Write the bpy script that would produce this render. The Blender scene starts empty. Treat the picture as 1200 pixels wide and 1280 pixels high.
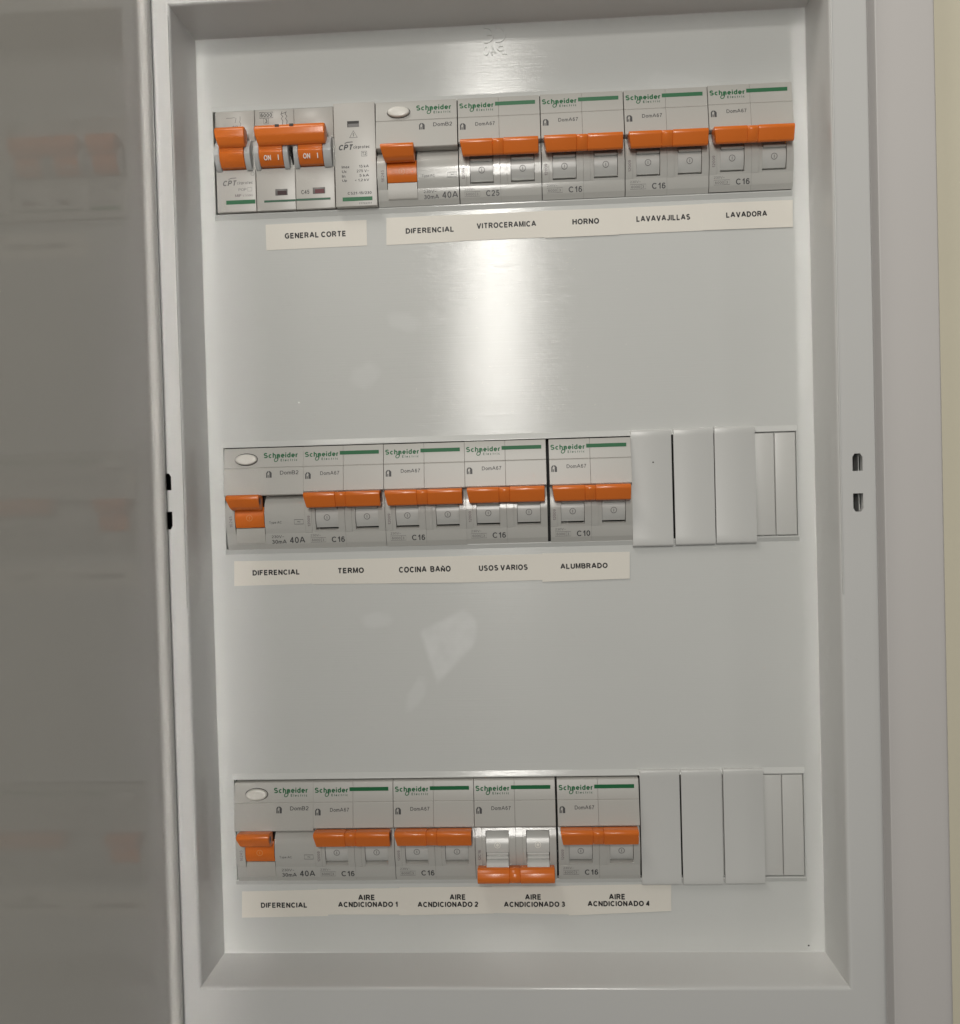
import bpy, bmesh, math, random
from mathutils import Vector, Matrix
random.seed(4)
sc = bpy.context.scene
MM = 0.001
# ------------------------------------------------------------------ camera
cam_d = bpy.data.cameras.new('camera'); cam = bpy.data.objects.new('camera', cam_d)
sc.collection.objects.link(cam); sc.camera = cam
cam.location = (0.13548, -0.41535, -0.17428)
cam.rotation_euler = (math.pi/2 - 0.01677, 0.027327, 0.051566)
cam_d.sensor_fit = 'HORIZONTAL'; cam_d.sensor_width = 36.0
cam_d.lens = 36.0*1174.43/1200.0
cam_d.clip_start = 0.01; cam_d.clip_end = 50
# ------------------------------------------------------------------ world: dim even room light
w = bpy.data.worlds.new('World'); sc.world = w; w.use_nodes = True
bg = w.node_tree.nodes['Background']
bg.inputs['Color'].default_value = (1.0, 0.985, 0.945, 1); bg.inputs['Strength'].default_value = 0.13
sc.view_settings.view_transform = 'Standard'; sc.view_settings.look = 'None'
sc.view_settings.exposure = 0.0; sc.view_settings.gamma = 1.0
sc.cycles.caustics_reflective = True; sc.cycles.blur_glossy = 0.0; sc.cycles.sample_clamp_indirect = 0.0
# ------------------------------------------------------------------ lamps
def lamp(name, loc, target, sx, sy, power, col):
    d = bpy.data.lights.new(name, 'AREA'); d.shape = 'RECTANGLE'; d.size = sx; d.size_y = sy
    d.energy = power; d.color = col
    o = bpy.data.objects.new(name, d); sc.collection.objects.link(o); o.location = loc
    o.rotation_euler = (Vector(target)-Vector(loc)).to_track_quat('-Z', 'Y').to_euler()
    return o
lamp('room_lamp', (0.080, -1.5, 0.19), (0.081, 0, 1.1), 0.135, 0.62, 8.0, (1.0, 0.97, 0.915))
lamp('door_strip_fill', (0.082, -1.46, 0.49), (-1.2, 0, 0.0), 0.09, 0.09, 5.6, (1.0, 0.97, 0.905))  # added small unseen source, sharpens the bright strip beside the door
lamp('ceiling_lamp', (-0.20, -0.46, 0.66), (0.36, 0, 0.25), 0.45, 0.3, 3.3, (1.0, 0.955, 0.88))
lamp('side_lamp', (1.75, -1.1, 0.40), (0.12, 0, 0.0), 0.12, 0.9, 1.2, (1.0, 0.98, 0.94))

# ------------------------------------------------------------------ materials
def nodes(name):
    m = bpy.data.materials.new(name); m.use_nodes = True
    nt = m.node_tree; b = nt.nodes['Principled BSDF']
    return m, nt, b
def plastic(name, col, rough=0.3, bump=0.03, bscale=900, stretch=(1,1,1), spec=0.5, var=0.03, bdist=0.0002):
    m, nt, b = nodes(name)
    b.inputs['Roughness'].default_value = rough
    b.inputs['Specular IOR Level'].default_value = spec
    tc = nt.nodes.new('ShaderNodeTexCoord')
    g = nt.nodes.new('ShaderNodeNewGeometry')
    n2 = nt.nodes.new('ShaderNodeTexNoise'); n2.inputs['Scale'].default_value = 22; n2.inputs['Detail'].default_value = 4
    nt.links.new(g.outputs['Position'], n2.inputs['Vector'])
    mx = nt.nodes.new('ShaderNodeMix'); mx.data_type = 'RGBA'
    nt.links.new(n2.outputs['Fac'], mx.inputs['Factor'])
    mx.inputs['A'].default_value = tuple(c*(1-var) for c in col)+(1,)
    mx.inputs['B'].default_value = tuple(min(1, c*(1+var)) for c in col)+(1,)
    nt.links.new(mx.outputs['Result'], b.inputs['Base Color'])
    if bump:
        mp = nt.nodes.new('ShaderNodeMapping'); mp.inputs['Scale'].default_value = stretch
        nt.links.new(g.outputs['Position'], mp.inputs['Vector'])
        n = nt.nodes.new('ShaderNodeTexNoise'); n.inputs['Scale'].default_value = bscale; n.inputs['Detail'].default_value = 3
        nt.links.new(mp.outputs['Vector'], n.inputs['Vector'])
        bp = nt.nodes.new('ShaderNodeBump'); bp.inputs['Strength'].default_value = bump; bp.inputs['Distance'].default_value = bdist
        nt.links.new(n.outputs['Fac'], bp.inputs['Height']); nt.links.new(bp.outputs['Normal'], b.inputs['Normal'])
    return m
def patches_and_reflection(m, spots):
    """soft paler patches, plus a room reflection painted into the base colour"""
    nt = m.node_tree; b = nt.nodes['Principled BSDF']; src = b.inputs['Base Color'].links[0].from_socket
    g = nt.nodes.new('ShaderNodeNewGeometry'); N = nt.nodes.new('ShaderNodeTexNoise'); N.inputs['Scale'].default_value = 140; N.inputs['Detail'].default_value = 5
    nt.links.new(g.outputs['Position'], N.inputs['Vector'])
    for (x, z, rx, rz, ang, k) in spots:
        mp = nt.nodes.new('ShaderNodeMapping'); mp.vector_type = 'TEXTURE'
        mp.inputs['Location'].default_value = (x*MM, 0.001, z*MM); mp.inputs['Rotation'].default_value = (0, math.radians(ang), 0)
        mp.inputs['Scale'].default_value = (rx*MM, 1, rz*MM)
        nt.links.new(g.outputs['Position'], mp.inputs['Vector'])
        ln = nt.nodes.new('ShaderNodeVectorMath'); ln.operation = 'LENGTH'; nt.links.new(mp.outputs['Vector'], ln.inputs[0])
        ad = nt.nodes.new('ShaderNodeMath'); ad.operation = 'MULTIPLY_ADD'; nt.links.new(N.outputs['Fac'], ad.inputs[0]); ad.inputs[1].default_value = 0.9
        nt.links.new(ln.outputs['Value'], ad.inputs[2])
        mr = nt.nodes.new('ShaderNodeMapRange'); mr.interpolation_type = 'SMOOTHSTEP'
        mr.inputs['From Min'].default_value = 1.55; mr.inputs['From Max'].default_value = 0.95; mr.inputs['To Max'].default_value = k
        nt.links.new(ad.outputs['Value'], mr.inputs['Value'])
        mx = nt.nodes.new('ShaderNodeMix'); mx.data_type = 'RGBA'; nt.links.new(mr.outputs['Result'], mx.inputs['Factor'])
        nt.links.new(src, mx.inputs['A']); mx.inputs['B'].default_value = (0.92, 0.93, 0.93, 1); src = mx.outputs['Result']
    # straight-edged room reflection, painted as paler colour below the middle row
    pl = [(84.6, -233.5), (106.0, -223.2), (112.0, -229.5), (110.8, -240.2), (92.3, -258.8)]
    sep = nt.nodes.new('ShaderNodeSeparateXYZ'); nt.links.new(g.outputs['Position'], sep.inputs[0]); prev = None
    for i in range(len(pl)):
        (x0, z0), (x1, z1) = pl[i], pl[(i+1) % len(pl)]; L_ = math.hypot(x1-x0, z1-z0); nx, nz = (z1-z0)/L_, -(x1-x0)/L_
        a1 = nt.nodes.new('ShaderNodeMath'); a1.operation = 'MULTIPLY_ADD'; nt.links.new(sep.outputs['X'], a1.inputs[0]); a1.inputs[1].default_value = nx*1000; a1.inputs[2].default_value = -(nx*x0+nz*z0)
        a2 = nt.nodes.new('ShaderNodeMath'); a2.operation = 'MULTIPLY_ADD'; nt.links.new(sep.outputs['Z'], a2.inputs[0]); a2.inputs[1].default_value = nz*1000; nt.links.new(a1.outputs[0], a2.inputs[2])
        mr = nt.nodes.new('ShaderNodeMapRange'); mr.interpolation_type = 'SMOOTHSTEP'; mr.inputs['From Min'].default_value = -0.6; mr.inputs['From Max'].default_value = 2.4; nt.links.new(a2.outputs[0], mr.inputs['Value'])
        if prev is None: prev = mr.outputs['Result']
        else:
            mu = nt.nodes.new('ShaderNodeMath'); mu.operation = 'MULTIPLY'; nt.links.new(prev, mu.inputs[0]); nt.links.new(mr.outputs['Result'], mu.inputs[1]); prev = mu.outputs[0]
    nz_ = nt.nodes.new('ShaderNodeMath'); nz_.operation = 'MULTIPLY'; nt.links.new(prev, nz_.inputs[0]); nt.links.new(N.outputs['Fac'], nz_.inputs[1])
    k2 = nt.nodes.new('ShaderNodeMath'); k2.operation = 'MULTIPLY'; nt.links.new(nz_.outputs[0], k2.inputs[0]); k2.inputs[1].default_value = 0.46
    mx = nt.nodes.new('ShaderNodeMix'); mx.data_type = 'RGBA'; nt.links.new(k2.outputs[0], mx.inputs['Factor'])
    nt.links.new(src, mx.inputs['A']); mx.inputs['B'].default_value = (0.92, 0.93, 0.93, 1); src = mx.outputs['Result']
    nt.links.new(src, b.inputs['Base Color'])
def flat(name, col, rough=0.5):
    m, nt, b = nodes(name)
    b.inputs['Base Color'].default_value = tuple(col)+(1,); b.inputs['Roughness'].default_value = rough
    return m
M = {}
M['cover'] = plastic('cover_plastic', (0.60, 0.608, 0.592), rough=0.14, spec=0.28, bump=0.8, bscale=2600, stretch=(0.010, 1, 1.0), bdist=0.00004, var=0.02)
def brushed(m):
    """fine horizontal polishing lines: gloss spreads up and down, hardly sideways"""
    nt = m.node_tree; b = nt.nodes['Principled BSDF']; b.inputs['Anisotropic'].default_value = 1.0
    c = nt.nodes.new('ShaderNodeCombineXYZ'); c.inputs['Z'].default_value = 1.0
    nt.links.new(c.outputs[0], b.inputs['Tangent'])
brushed(M['cover'])
patches_and_reflection(M['cover'], [(83, -262, 4, 9, 30, .13), (66, -228, 8, 4, 0, .12), (82, -96, 8, 5, 20, .12), (64, -119, 8, 6, -30, .11), (206, 2, 20, 6, 10, .08)])
M['frame'] = plastic('frame_plastic', (0.60, 0.60, 0.588), rough=0.16, bump=0.05, bscale=700, var=0.02)
M['door'] = plastic('door_plastic', (0.57, 0.56, 0.535), rough=0.055, bump=0.02, bscale=60, var=0.03, spec=0.22)
M['outer'] = plastic('outer_plastic', (0.575, 0.555, 0.54), rough=0.38, bump=0.10, bscale=1200, var=0.02)
M['strip'] = plastic('strip_plastic', (0.575, 0.575, 0.555), rough=0.35, bump=0.05, var=0.02)
M['blank'] = plastic('blank_plastic', (0.585, 0.588, 0.572), rough=0.30, bump=0.06, bscale=800, var=0.02)
M['body'] = plastic('breaker_grey', (0.475, 0.47, 0.445), rough=0.15, bump=0.10, bscale=1500, var=0.03)
M['body_top'] = plastic('breaker_nose_grey', (0.46, 0.45, 0.42), rough=0.36, bump=0.14, bscale=1800, var=0.03)
M['drum'] = plastic('drum_grey', (0.56, 0.56, 0.54), rough=0.24, bump=0.04, var=0.03)
M['cpt'] = plastic('switch_grey', (0.50, 0.485, 0.455), rough=0.35, bump=0.10, bscale=1500, var=0.03)
M['cheek'] = plastic('cheek_grey', (0.50, 0.51, 0.51), rough=0.22, bump=0.03)
M['orange'] = plastic('orange_plastic', (0.70, 0.165, 0.020), rough=0.24, bump=0.08, bscale=900, var=0.07)
M['orange_pale'] = plastic('orange_mark', (0.68, 0.24, 0.06), rough=0.3, bump=0)
M['button'] = plastic('button_white', (0.70, 0.68, 0.63), rough=0.3, bump=0.03)
M['paper'] = plastic('sticker_paper', (0.74, 0.71, 0.645), rough=0.55, bump=0.10, bscale=1200, var=0.03)
M['wall'] = plastic('wall_paint', (0.75, 0.70, 0.55), rough=0.7, bump=0.3, bscale=500, var=0.03)
M['black'] = flat('dark_inside', (0.006, 0.006, 0.006), 0.7)
M['gap'] = flat('dark_gap', (0.03, 0.028, 0.026), 0.6)
M['ink'] = flat('black_ink', (0.012, 0.011, 0.012), 0.5)
M['grey_ink'] = flat('grey_ink', (0.055, 0.055, 0.057), 0.5)
M['pale_ink'] = flat('pale_ink', (0.17, 0.165, 0.16), 0.5)
M['green'] = flat('green_ink', (0.002, 0.125, 0.038), 0.5)
M['dkgreen'] = flat('dark_green_ink', (0.01, 0.085, 0.04), 0.4)
M['white_ink'] = flat('white_ink', (0.8, 0.78, 0.72), 0.4)
M['red'] = flat('red_flag', (0.10, 0.004, 0.012), 0.3)
M['darkred'] = flat('dark_red_flag', (0.03, 0.004, 0.006), 0.3)
M['sideink'] = flat('purple_grey_ink', (0.17, 0.13, 0.14), 0.5)

# ------------------------------------------------------------------ mesh helpers (device coordinates in mm: u right, v up, w towards the viewer)
def P(u, v, w): return Vector((u*MM, -w*MM, v*MM))
class MB:
    def __init__(s): s.bm = bmesh.new(); s.mats = []
    def mi(s, m):
        if m not in s.mats: s.mats.append(m)
        return s.mats.index(m)
    def faces_since(s, n, m):
        s.bm.faces.ensure_lookup_table()
        i = s.mi(m)
        for f in s.bm.faces[n:]: f.material_index = i
    def _add(s, verts, faces, m, bevel=0, seg=2, smooth=False):
        t = bmesh.new(); vs = [t.verts.new(v) for v in verts]
        for f in faces:
            try: t.faces.new([vs[i] for i in f])
            except ValueError: pass
        bmesh.ops.recalc_face_normals(t, faces=t.faces)
        if bevel:
            ed = [e for e in t.edges if len(e.link_faces) == 2 and e.calc_face_angle(0) > 0.35]
            bmesh.ops.bevel(t, geom=ed, offset=bevel*MM, segments=seg, profile=0.6, affect='EDGES', clamp_overlap=True)
        i = s.mi(m)
        for f in t.faces: f.material_index = i; f.smooth = smooth or bool(bevel)
        me = bpy.data.meshes.new('t'); t.to_mesh(me); t.free(); s.bm.from_mesh(me); bpy.data.meshes.remove(me)
    def box(s, u0, u1, v0, v1, w0, w1, m, bevel=0, seg=2):
        vs = [P(u, v, w) for u in (u0, u1) for v in (v0, v1) for w in (w0, w1)]
        s._add(vs, [(0,1,3,2),(4,6,7,5),(0,4,5,1),(2,3,7,6),(0,2,6,4),(1,5,7,3)], m, bevel, seg)
    def prism(s, prof, u0, u1, m, bevel=0, seg=2, smooth=False, shift=None):
        """prof: (v,w) outline swept from u0 to u1; shift(v,w)->du0,du1 tapers the ends"""
        n = len(prof); vs = []
        for k, u in enumerate((u0, u1)):
            for (v, w) in prof:
                du = shift(v, w)[k] if shift else 0
                vs.append(P(u+du, v, w))
        fs = [tuple(range(n)), tuple(range(2*n-1, n-1, -1))]+[(i, (i+1) % n, n+(i+1) % n, n+i) for i in range(n)]
        s._add(vs, fs, m, bevel, seg, smooth)
    def poly(s, pts, m, h=0.0):
        """flat outline at pts (u,v,w); thickness h towards the viewer"""
        n = len(pts)
        if h:
            vs = [P(*p) for p in pts]+[P(p[0], p[1], p[2]+h) for p in pts]
            fs = [tuple(range(n)), tuple(range(2*n-1, n-1, -1))]+[(i, (i+1) % n, n+(i+1) % n, n+i) for i in range(n)]
        else: vs = [P(*p) for p in pts]; fs = [tuple(range(n))]
        s._add(vs, fs, m)
    def line(s, pts, th, m, fw, h=0.02, closed=False):
        """a printed stroke through (u,v) points lying on face w=fw(v)"""
        pts = [Vector(p) for p in pts]
        n = len(pts); L = []; R = []
        for i in range(n):
            a = pts[(i-1) % n] if (closed or i > 0) else pts[i]; b = pts[(i+1) % n] if (closed or i < n-1) else pts[i]
            d = (b-a).normalized(); nn = Vector((-d.y, d.x))*th/2
            L.append(pts[i]+nn); R.append(pts[i]-nn)
        rng = range(n) if closed else range(n-1)
        for i in rng:
            j = (i+1) % n
            s._add([P(q.x, q.y, fw(q.y)+0.03) for q in (L[i], L[j], R[j], R[i])], [(0,1,2,3)], m)
    def text(s, txt, u0, u1, v0, v1, m, fw, bold=0.0, mirror=False, rot=False, dp=0.03, extrude=0.0, shear=0.0):
        """text fitted into the box, printed on face w=fw(v)"""
        me = text_mesh(txt, bold, extrude)
        xs = [v.co.x for v in me.vertices]; ys = [v.co.y for v in me.vertices]
        x0, x1, y0, y1 = min(xs), max(xs), min(ys), max(ys)
        n0 = len(s.bm.faces); s.bm.verts.ensure_lookup_table(); nv = len(s.bm.verts)
        s.bm.from_mesh(me); s.bm.verts.ensure_lookup_table()
        for v in s.bm.verts[nv:]:
            a = (v.co.x-x0)/(x1-x0); b = (v.co.y-y0)/(y1-y0); e = v.co.z
            if mirror: a = 1-a
            if rot: a, b = 1-b, a
            a += shear*(b-.5)
            uu = u0+(u1-u0)*a; vv = v0+(v1-v0)*b
            v.co = P(uu, vv, fw(vv)+dp+e/MM)
        s.faces_since(n0, m)
    def build(s, name, parent=None, loc=None):
        me = bpy.data.meshes.new(name)
        s.bm.to_mesh(me); s.bm.free()
        for m in s.mats: me.materials.append(M[m])
        o = bpy.data.objects.new(name, me); sc.collection.objects.link(o)
        if parent: o.parent = parent
        if loc: o.location = loc
        return o
_tc = {}
def _a(cx, cy, rx, ry, a0, a1, n=8):
    return [(cx+rx*math.cos(math.radians(a0+(a1-a0)*i/n)), cy+ry*math.sin(math.radians(a0+(a1-a0)*i/n))) for i in range(n+1)]
# grotesque letters as centre-line strokes (cap height 0.86, x-height 0.58)
G = {
 'A': (.74, [[(0,0),(.33,.86),(.41,.86),(.74,0)], [(.13,.27),(.61,.27)]]),
 'B': (.60, [[(0,0),(0,.86),(.33,.86)]+_a(.34,.66,.21,.20,90,-90)+[(0,.46)], [(.30,.46)]+_a(.37,.23,.23,.23,90,-90)+[(0,0)]]),
 'C': (.66, [_a(.35,.43,.35,.43,42,318,18)]),
 'D': (.64, [[(0,0),(0,.86),(.26,.86)]+_a(.26,.43,.38,.43,90,-90,14)+[(0,0)]]),
 'E': (.54, [[(.54,.86),(0,.86),(0,0),(.56,0)], [(0,.45),(.50,.45)]]),
 'F': (.50, [[(.52,.86),(0,.86),(0,-.07)], [(0,.44),(.44,.44)]]),
 'G': (.70, [_a(.36,.43,.36,.43,44,322,18)+[(.66,.15),(.66,.40),(.40,.40)]]),
 'H': (.60, [[(0,-.07),(0,.93)], [(.60,-.07),(.60,.93)], [(0,.45),(.60,.45)]]),
 'I': (.0, [[(0,-.07),(0,.93)]]),
 'J': (.40, [[(.40,.93),(.40,.22)]+_a(.20,.21,.20,.21,0,-165,8)]),
 'L': (.50, [[(0,.93),(0,0),(.52,0)]]),
 'M': (.70, [[(0,-.07),(0,.86),(.05,.86),(.35,.04),(.65,.86),(.70,.86),(.70,-.07)]]),
 'N': (.60, [[(0,-.07),(0,.84),(.03,.84),(.57,.02),(.60,.02),(.60,.93)]]),
 'O': (.74, [_a(.37,.43,.37,.43,0,360,24)]),
 'P': (.56, [[(0,-.07),(0,.86),(.32,.86)]+_a(.33,.62,.23,.24,90,-90)+[(0,.38)]]),
 'R': (.62, [[(0,-.07),(0,.86),(.34,.86)]+_a(.35,.64,.22,.22,90,-90)+[(0,.42)], [(.30,.42),(.38,.38),(.62,-.05)]]),
 'S': (.58, [_a(.29,.65,.25,.21,28,230,10)+[(.30,.44)]+_a(.29,.22,.28,.22,55,-150,10)]),
 'T': (.62, [[(0,.86),(.62,.86)], [(.31,.86),(.31,-.07)]]),
 'U': (.60, [[(0,.93),(0,.28)]+_a(.30,.28,.30,.28,180,360,12)+[(.60,.93)]]),
 'V': (.68, [[(0,.92),(.31,.0),(.37,.0),(.68,.92)]]),
 '0': (.46, [_a(.23,.43,.23,.43,0,360,20)]),
 '1': (.30, [[(0,.62),(.12,.68),(.24,.86),(.26,.86),(.26,-.07)]]),
 '2': (.46, [_a(.23,.62,.23,.24,165,-35,10)+[(.02,.04),(.02,0),(.48,0)]]),
 '3': (.46, [_a(.22,.65,.21,.21,155,-80,9)+[(.17,.45)]+_a(.22,.22,.24,.22,85,-160,10)]),
 '4': (.50, [[(.36,-.07),(.36,.84),(.32,.84),(0,.26),(0,.22),(.52,.22)]]),
 '5': (.46, [[(.44,.86),(.09,.86),(.04,.42)]+_a(.22,.28,.24,.28,120,-160,11)]),
 '6': (.46, [_a(.25,.60,.21,.26,28,140,6)+[(.02,.42)]+_a(.23,.26,.22,.26,180,-178,16)]),
 '7': (.46, [[(0,.86),(.46,.86),(.46,.82),(.24,.42),(.16,-.07)]]),
 '8': (.46, [_a(.23,.655,.20,.205,0,360,14), _a(.23,.23,.23,.23,0,360,14)]),
 '9': (.46, [_a(.21,.26,.21,.26,208,320,6)+[(.44,.44)]+_a(.23,.60,.22,.26,0,358,16)]),
 'a': (.42, [_a(.21,.38,.20,.20,150,20,6)+[(.42,.36),(.42,-.05)], [(.42,.34),(.14,.28)]+_a(.15,.14,.15,.14,90,290,8)+[(.40,.12)]]),
 'c': (.42, [_a(.23,.29,.23,.29,48,312,14)]),
 'd': (.44, [_a(.22,.29,.22,.29,0,360,16), [(.44,.93),(.44,-.06)]]),
 'e': (.46, [[(.02,.29),(.46,.29)]+_a(.23,.29,.23,.29,0,318,15)]),
 'h': (.42, [[(0,-.07),(0,.93)], [(0,.36)]+_a(.21,.37,.21,.21,180,0,8)+[(.42,-.07)]]),
 'i': (.0, [[(0,-.07),(0,.64)], [(0,.76),(0,.93)]]),
 'k': (.42, [[(0,-.07),(0,.93)], [(.42,.62),(.02,.24)], [(.16,.36),(.44,-.05)]]),
 'l': (.0, [[(0,-.07),(0,.93)]]),
 'm': (.70, [[(0,-.07),(0,.64)], [(0,.40)]+_a(.175,.40,.175,.18,180,0,8)+[(.35,-.07)], [(.35,.40)]+_a(.525,.40,.175,.18,180,0,8)+[(.70,-.07)]]),
 'n': (.42, [[(0,-.07),(0,.64)], [(0,.36)]+_a(.21,.37,.21,.21,180,0,8)+[(.42,-.07)]]),
 'o': (.46, [_a(.23,.29,.23,.29,0,360,16)]),
 'p': (.44, [[(0,.64),(0,-.26)], _a(.22,.29,.22,.29,0,360,16)]),
 'r': (.26, [[(0,-.07),(0,.64)], [(0,.34)]+_a(.22,.34,.21,.24,178,80,6)]),
 't': (.26, [[(.10,.84),(.10,.10)]+_a(.22,.10,.12,.10,180,280,4), [(0,.58),(.28,.58)]]),
 'x': (.40, [[(0,.62),(.40,-.05)], [(.40,.62),(0,-.05)]]),
 'y': (.44, [[(0,.62),(.23,.02)], [(.46,.62),(.16,-.20),(.04,-.22)]]),
 'z': (.38, [[(0,.58),(.38,.58),(.0,.0),(.40,0)]]),
 ',': (.0, [[(.03,.05),(-.02,-.14)]]),
 '.': (.0, [[(0,-.06),(0,.07)]]),
 '-': (.24, [[(0,.34),(.24,.34)]]),
 '/': (.28, [[(0,-.07),(.28,.93)]]),
 '<': (.40, [[(.40,.62),(0,.38),(.40,.14)]]),
 '~': (.44, [[(0,.30),(.10,.40),(.20,.38),(.26,.32),(.36,.28),(.44,.38)]]),
}
G['Є'] = (.66, [_a(.43,.43,.43,.43,72,288,16), [(0,.43),(.40,.43)]])
G['Ͼ'] = (.50, [_a(.43,.43,.43,.43,72,288,16)])
G['Ñ'] = (.60, [[(0,-.07),(0,.60),(.03,.60),(.57,.02),(.60,.02),(.60,.67)], [(.12,.84),(.22,.91),(.38,.81),(.48,.89)]])
def text_mesh(txt, bold, extrude=0.0):
    """letters drawn as mitred strokes; strokes of one letter lie 4 microns apart so none coincide"""
    key = (txt, bold, extrude)
    if key in _tc: return _tc[key]
    th = 0.125+2.2*max(bold, 0); x = 0.0; vs = []; fs = []
    for ch in txt:
        if ch == ' ': x += .30; continue
        wd, strokes = G[ch]
        for si, st in enumerate(strokes):
            pts = [Vector((a+x, c)) for a, c in st]; n = len(pts)
            closed = (pts[0]-pts[-1]).length < 1e-4 and n > 4
            if closed: pts = pts[:-1]; n -= 1
            Ls = []; Rs = []
            for i in range(n):
                d0 = (pts[i]-pts[i-1]).normalized() if (i > 0 or closed) else None
                d1 = (pts[(i+1) % n]-pts[i]).normalized() if (i < n-1 or closed) else None
                if d0 is None: d0 = d1
                if d1 is None: d1 = d0
                n0 = Vector((-d0.y, d0.x)); n1 = Vector((-d1.y, d1.x)); mm = (n0+n1)
                mm = mm.normalized() if mm.length > 1e-3 else n0
                k = min(1/max(mm.dot(n0), .1), 1.45)*th/2
                Ls.append(pts[i]+mm*k); Rs.append(pts[i]-mm*k)
            z = 0.000004*si
            b0 = len(vs)
            for i in range(n): vs += [(Ls[i].x, Ls[i].y, z), (Rs[i].x, Rs[i].y, z)]
            cnt = n if closed else n-1
            if extrude:
                b1 = len(vs)
                vs += [(p_[0], p_[1], z+extrude*MM) for p_ in vs[b0:b1]]
                for i in range(cnt):
                    j = (i+1) % n; o_ = b1-b0
                    fs.append((b0+2*i+o_, b0+2*i+1+o_, b0+2*j+1+o_, b0+2*j+o_))
                    fs.append((b0+2*i, b0+2*i+o_, b0+2*j+o_, b0+2*j)); fs.append((b0+2*i+1, b0+2*j+1, b0+2*j+1+o_, b0+2*i+1+o_))
                if not closed:
                    fs.append((b0, b0+1, b0+1+o_, b0+o_)); e_ = b0+2*n-2; fs.append((e_, e_+o_, e_+1+o_, e_+1))
            else:
                for i in range(cnt):
                    j = (i+1) % n; fs.append((b0+2*i, b0+2*i+1, b0+2*j+1, b0+2*j))
        x += wd+th+.115
    me = bpy.data.meshes.new('t'); me.from_pydata(vs, [], fs); me.update()
    _tc[key] = me
    return me
def empty(name, loc, label, cat, group=None):
    o = bpy.data.objects.new(name, None); sc.collection.objects.link(o); o.location = loc
    o.empty_display_size = 0.01
    return tag(o, label, cat, group)
def tag(o, label=None, cat=None, group=None):
    if label: o['label'] = label
    if cat: o['category'] = cat
    if group: o['group'] = group
    return o
kids = {}
def copy_thing(root, name_keep=True):
    c = root.copy(); sc.collection.objects.link(c)
    for ch in [o for o in bpy.data.objects if o.parent == root]:
        k = ch.copy(); sc.collection.objects.link(k); k.parent = c
        for g in [o for o in bpy.data.objects if o.parent == ch]:
            q = g.copy(); sc.collection.objects.link(q); q.parent = k
    return c

# ------------------------------------------------------------------ wall
b = MB(); b.box(-900, 1100, -1000, 700, -40, -8.5, 'wall')
o = b.build('wall'); o['kind'] = 'structure'

# ------------------------------------------------------------------ cabinet
PITCH = 149.62; H = 45.5; W = 252.0
XL, XR, ZT, ZB = -7.74, 260.27, 32.84, -378.36       # corners of the cover plate
cab = empty('electrical_cabinet', (0.126, 0.0, -0.38), 'white plastic electrical distribution cabinet fixed to a beige wall, door swung open', 'electrical panel')
cab.location = (0, 0, 0)
def sweep(name, prof, mat, parent, rect=(XL, XR, ZB, ZT), closed=True, ext=(1,1,1,1), flat_shade=False):
    """prof: (outward offset, w) points swept round the rectangle with mitred corners"""
    x0, x1, z0, z1 = rect; n = len(prof); vs = []
    for (d, w_) in prof:
        e_ = 14 if d > 8 else 0
        vs += [P(x0-d, z0-d-e_, w_), P(x1+d, z0-d-e_, w_), P(x1+d, z1+d+e_, w_), P(x0-d, z1+d+e_, w_)]
    fs = []
    for i in range(n if closed else n-1):
        j = (i+1) % n
        for k in range(4):
            l = (k+1) % 4; fs.append((4*i+k, 4*i+l, 4*j+l, 4*j+k))
    m = MB(); m._add(vs, fs, mat)
    ob = m.build(name, parent)
    for p in ob.data.polygons: p.use_smooth = not flat_shade
    ob.data.set_sharp_from_angle(angle=math.radians(40))
    return ob
def arc(cx, cy, r, a0, a1, n):
    return [(cx+r*math.cos(math.radians(a0+(a1-a0)*i/n)), cy+r*math.sin(math.radians(a0+(a1-a0)*i/n))) for i in range(n+1)]
# front frame: draft wall, rounded inner lip, flat face, rounded outer edge
prof = [(-1.2, -1.35), (-0.55, -1.22)]+[(0.0, -0.75)]+[(1.15, 24.3)]+arc(2.75, 25.2, 1.5, 170, 90, 4)
prof += [(12.0, 26.7)]+arc(14.7, 24.8, 1.9, 90, 0, 5)+[(16.65, 11.0), (14.5, 11.0), (12.2, 23.5), (4.0, 23.5), (2.6, -3.2), (-1.2, -3.2)]
frame = sweep('front_frame', prof, 'frame', cab)
def cut(target, cutter):
    md = target.modifiers.new('cut', 'BOOLEAN'); md.object = cutter; md.operation = 'DIFFERENCE'; md.solver = 'EXACT'
    dg = bpy.context.evaluated_depsgraph_get()
    me = bpy.data.meshes.new_from_object(target.evaluated_get(dg)); target.modifiers.clear()
    old = target.data; target.data = me; me.name = old.name
    bpy.data.objects.remove(cutter)
cm = MB()
for X in (269.0, -16.6):
    for (z0, z1, up) in ((-168.2, -160.9, 1), (-184.9, -177.3, -1)):
        a, c = (z0, z1) if up > 0 else (z1, z0)
        q = [(X-2.0, a, 20), (X+2.0, a, 20), (X+2.0, c-up*1.6, 20), (X+1.1, c-up*0.2, 20), (X-1.1, c-up*0.2, 20), (X-2.0, c-up*1.6, 20)]
        cm.poly(q, 'frame', 10)
cut(frame, cm.build('cutter'))
frame.data.set_sharp_from_angle(angle=math.radians(40))
for p in frame.data.polygons: p.use_smooth = True
for X in (269.0, -16.6):
    sb = MB(); sb.box(X-3.2, X+3.2, -188, -158, 17, 18, 'black'); sb.build('hinge_slot_backing', cab)
sb = MB(); sb.box(270.35, 270.6, -188, -158, 18.1, 23.4, 'blank'); sb.build('hinge_slot_rib', cab)
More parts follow.
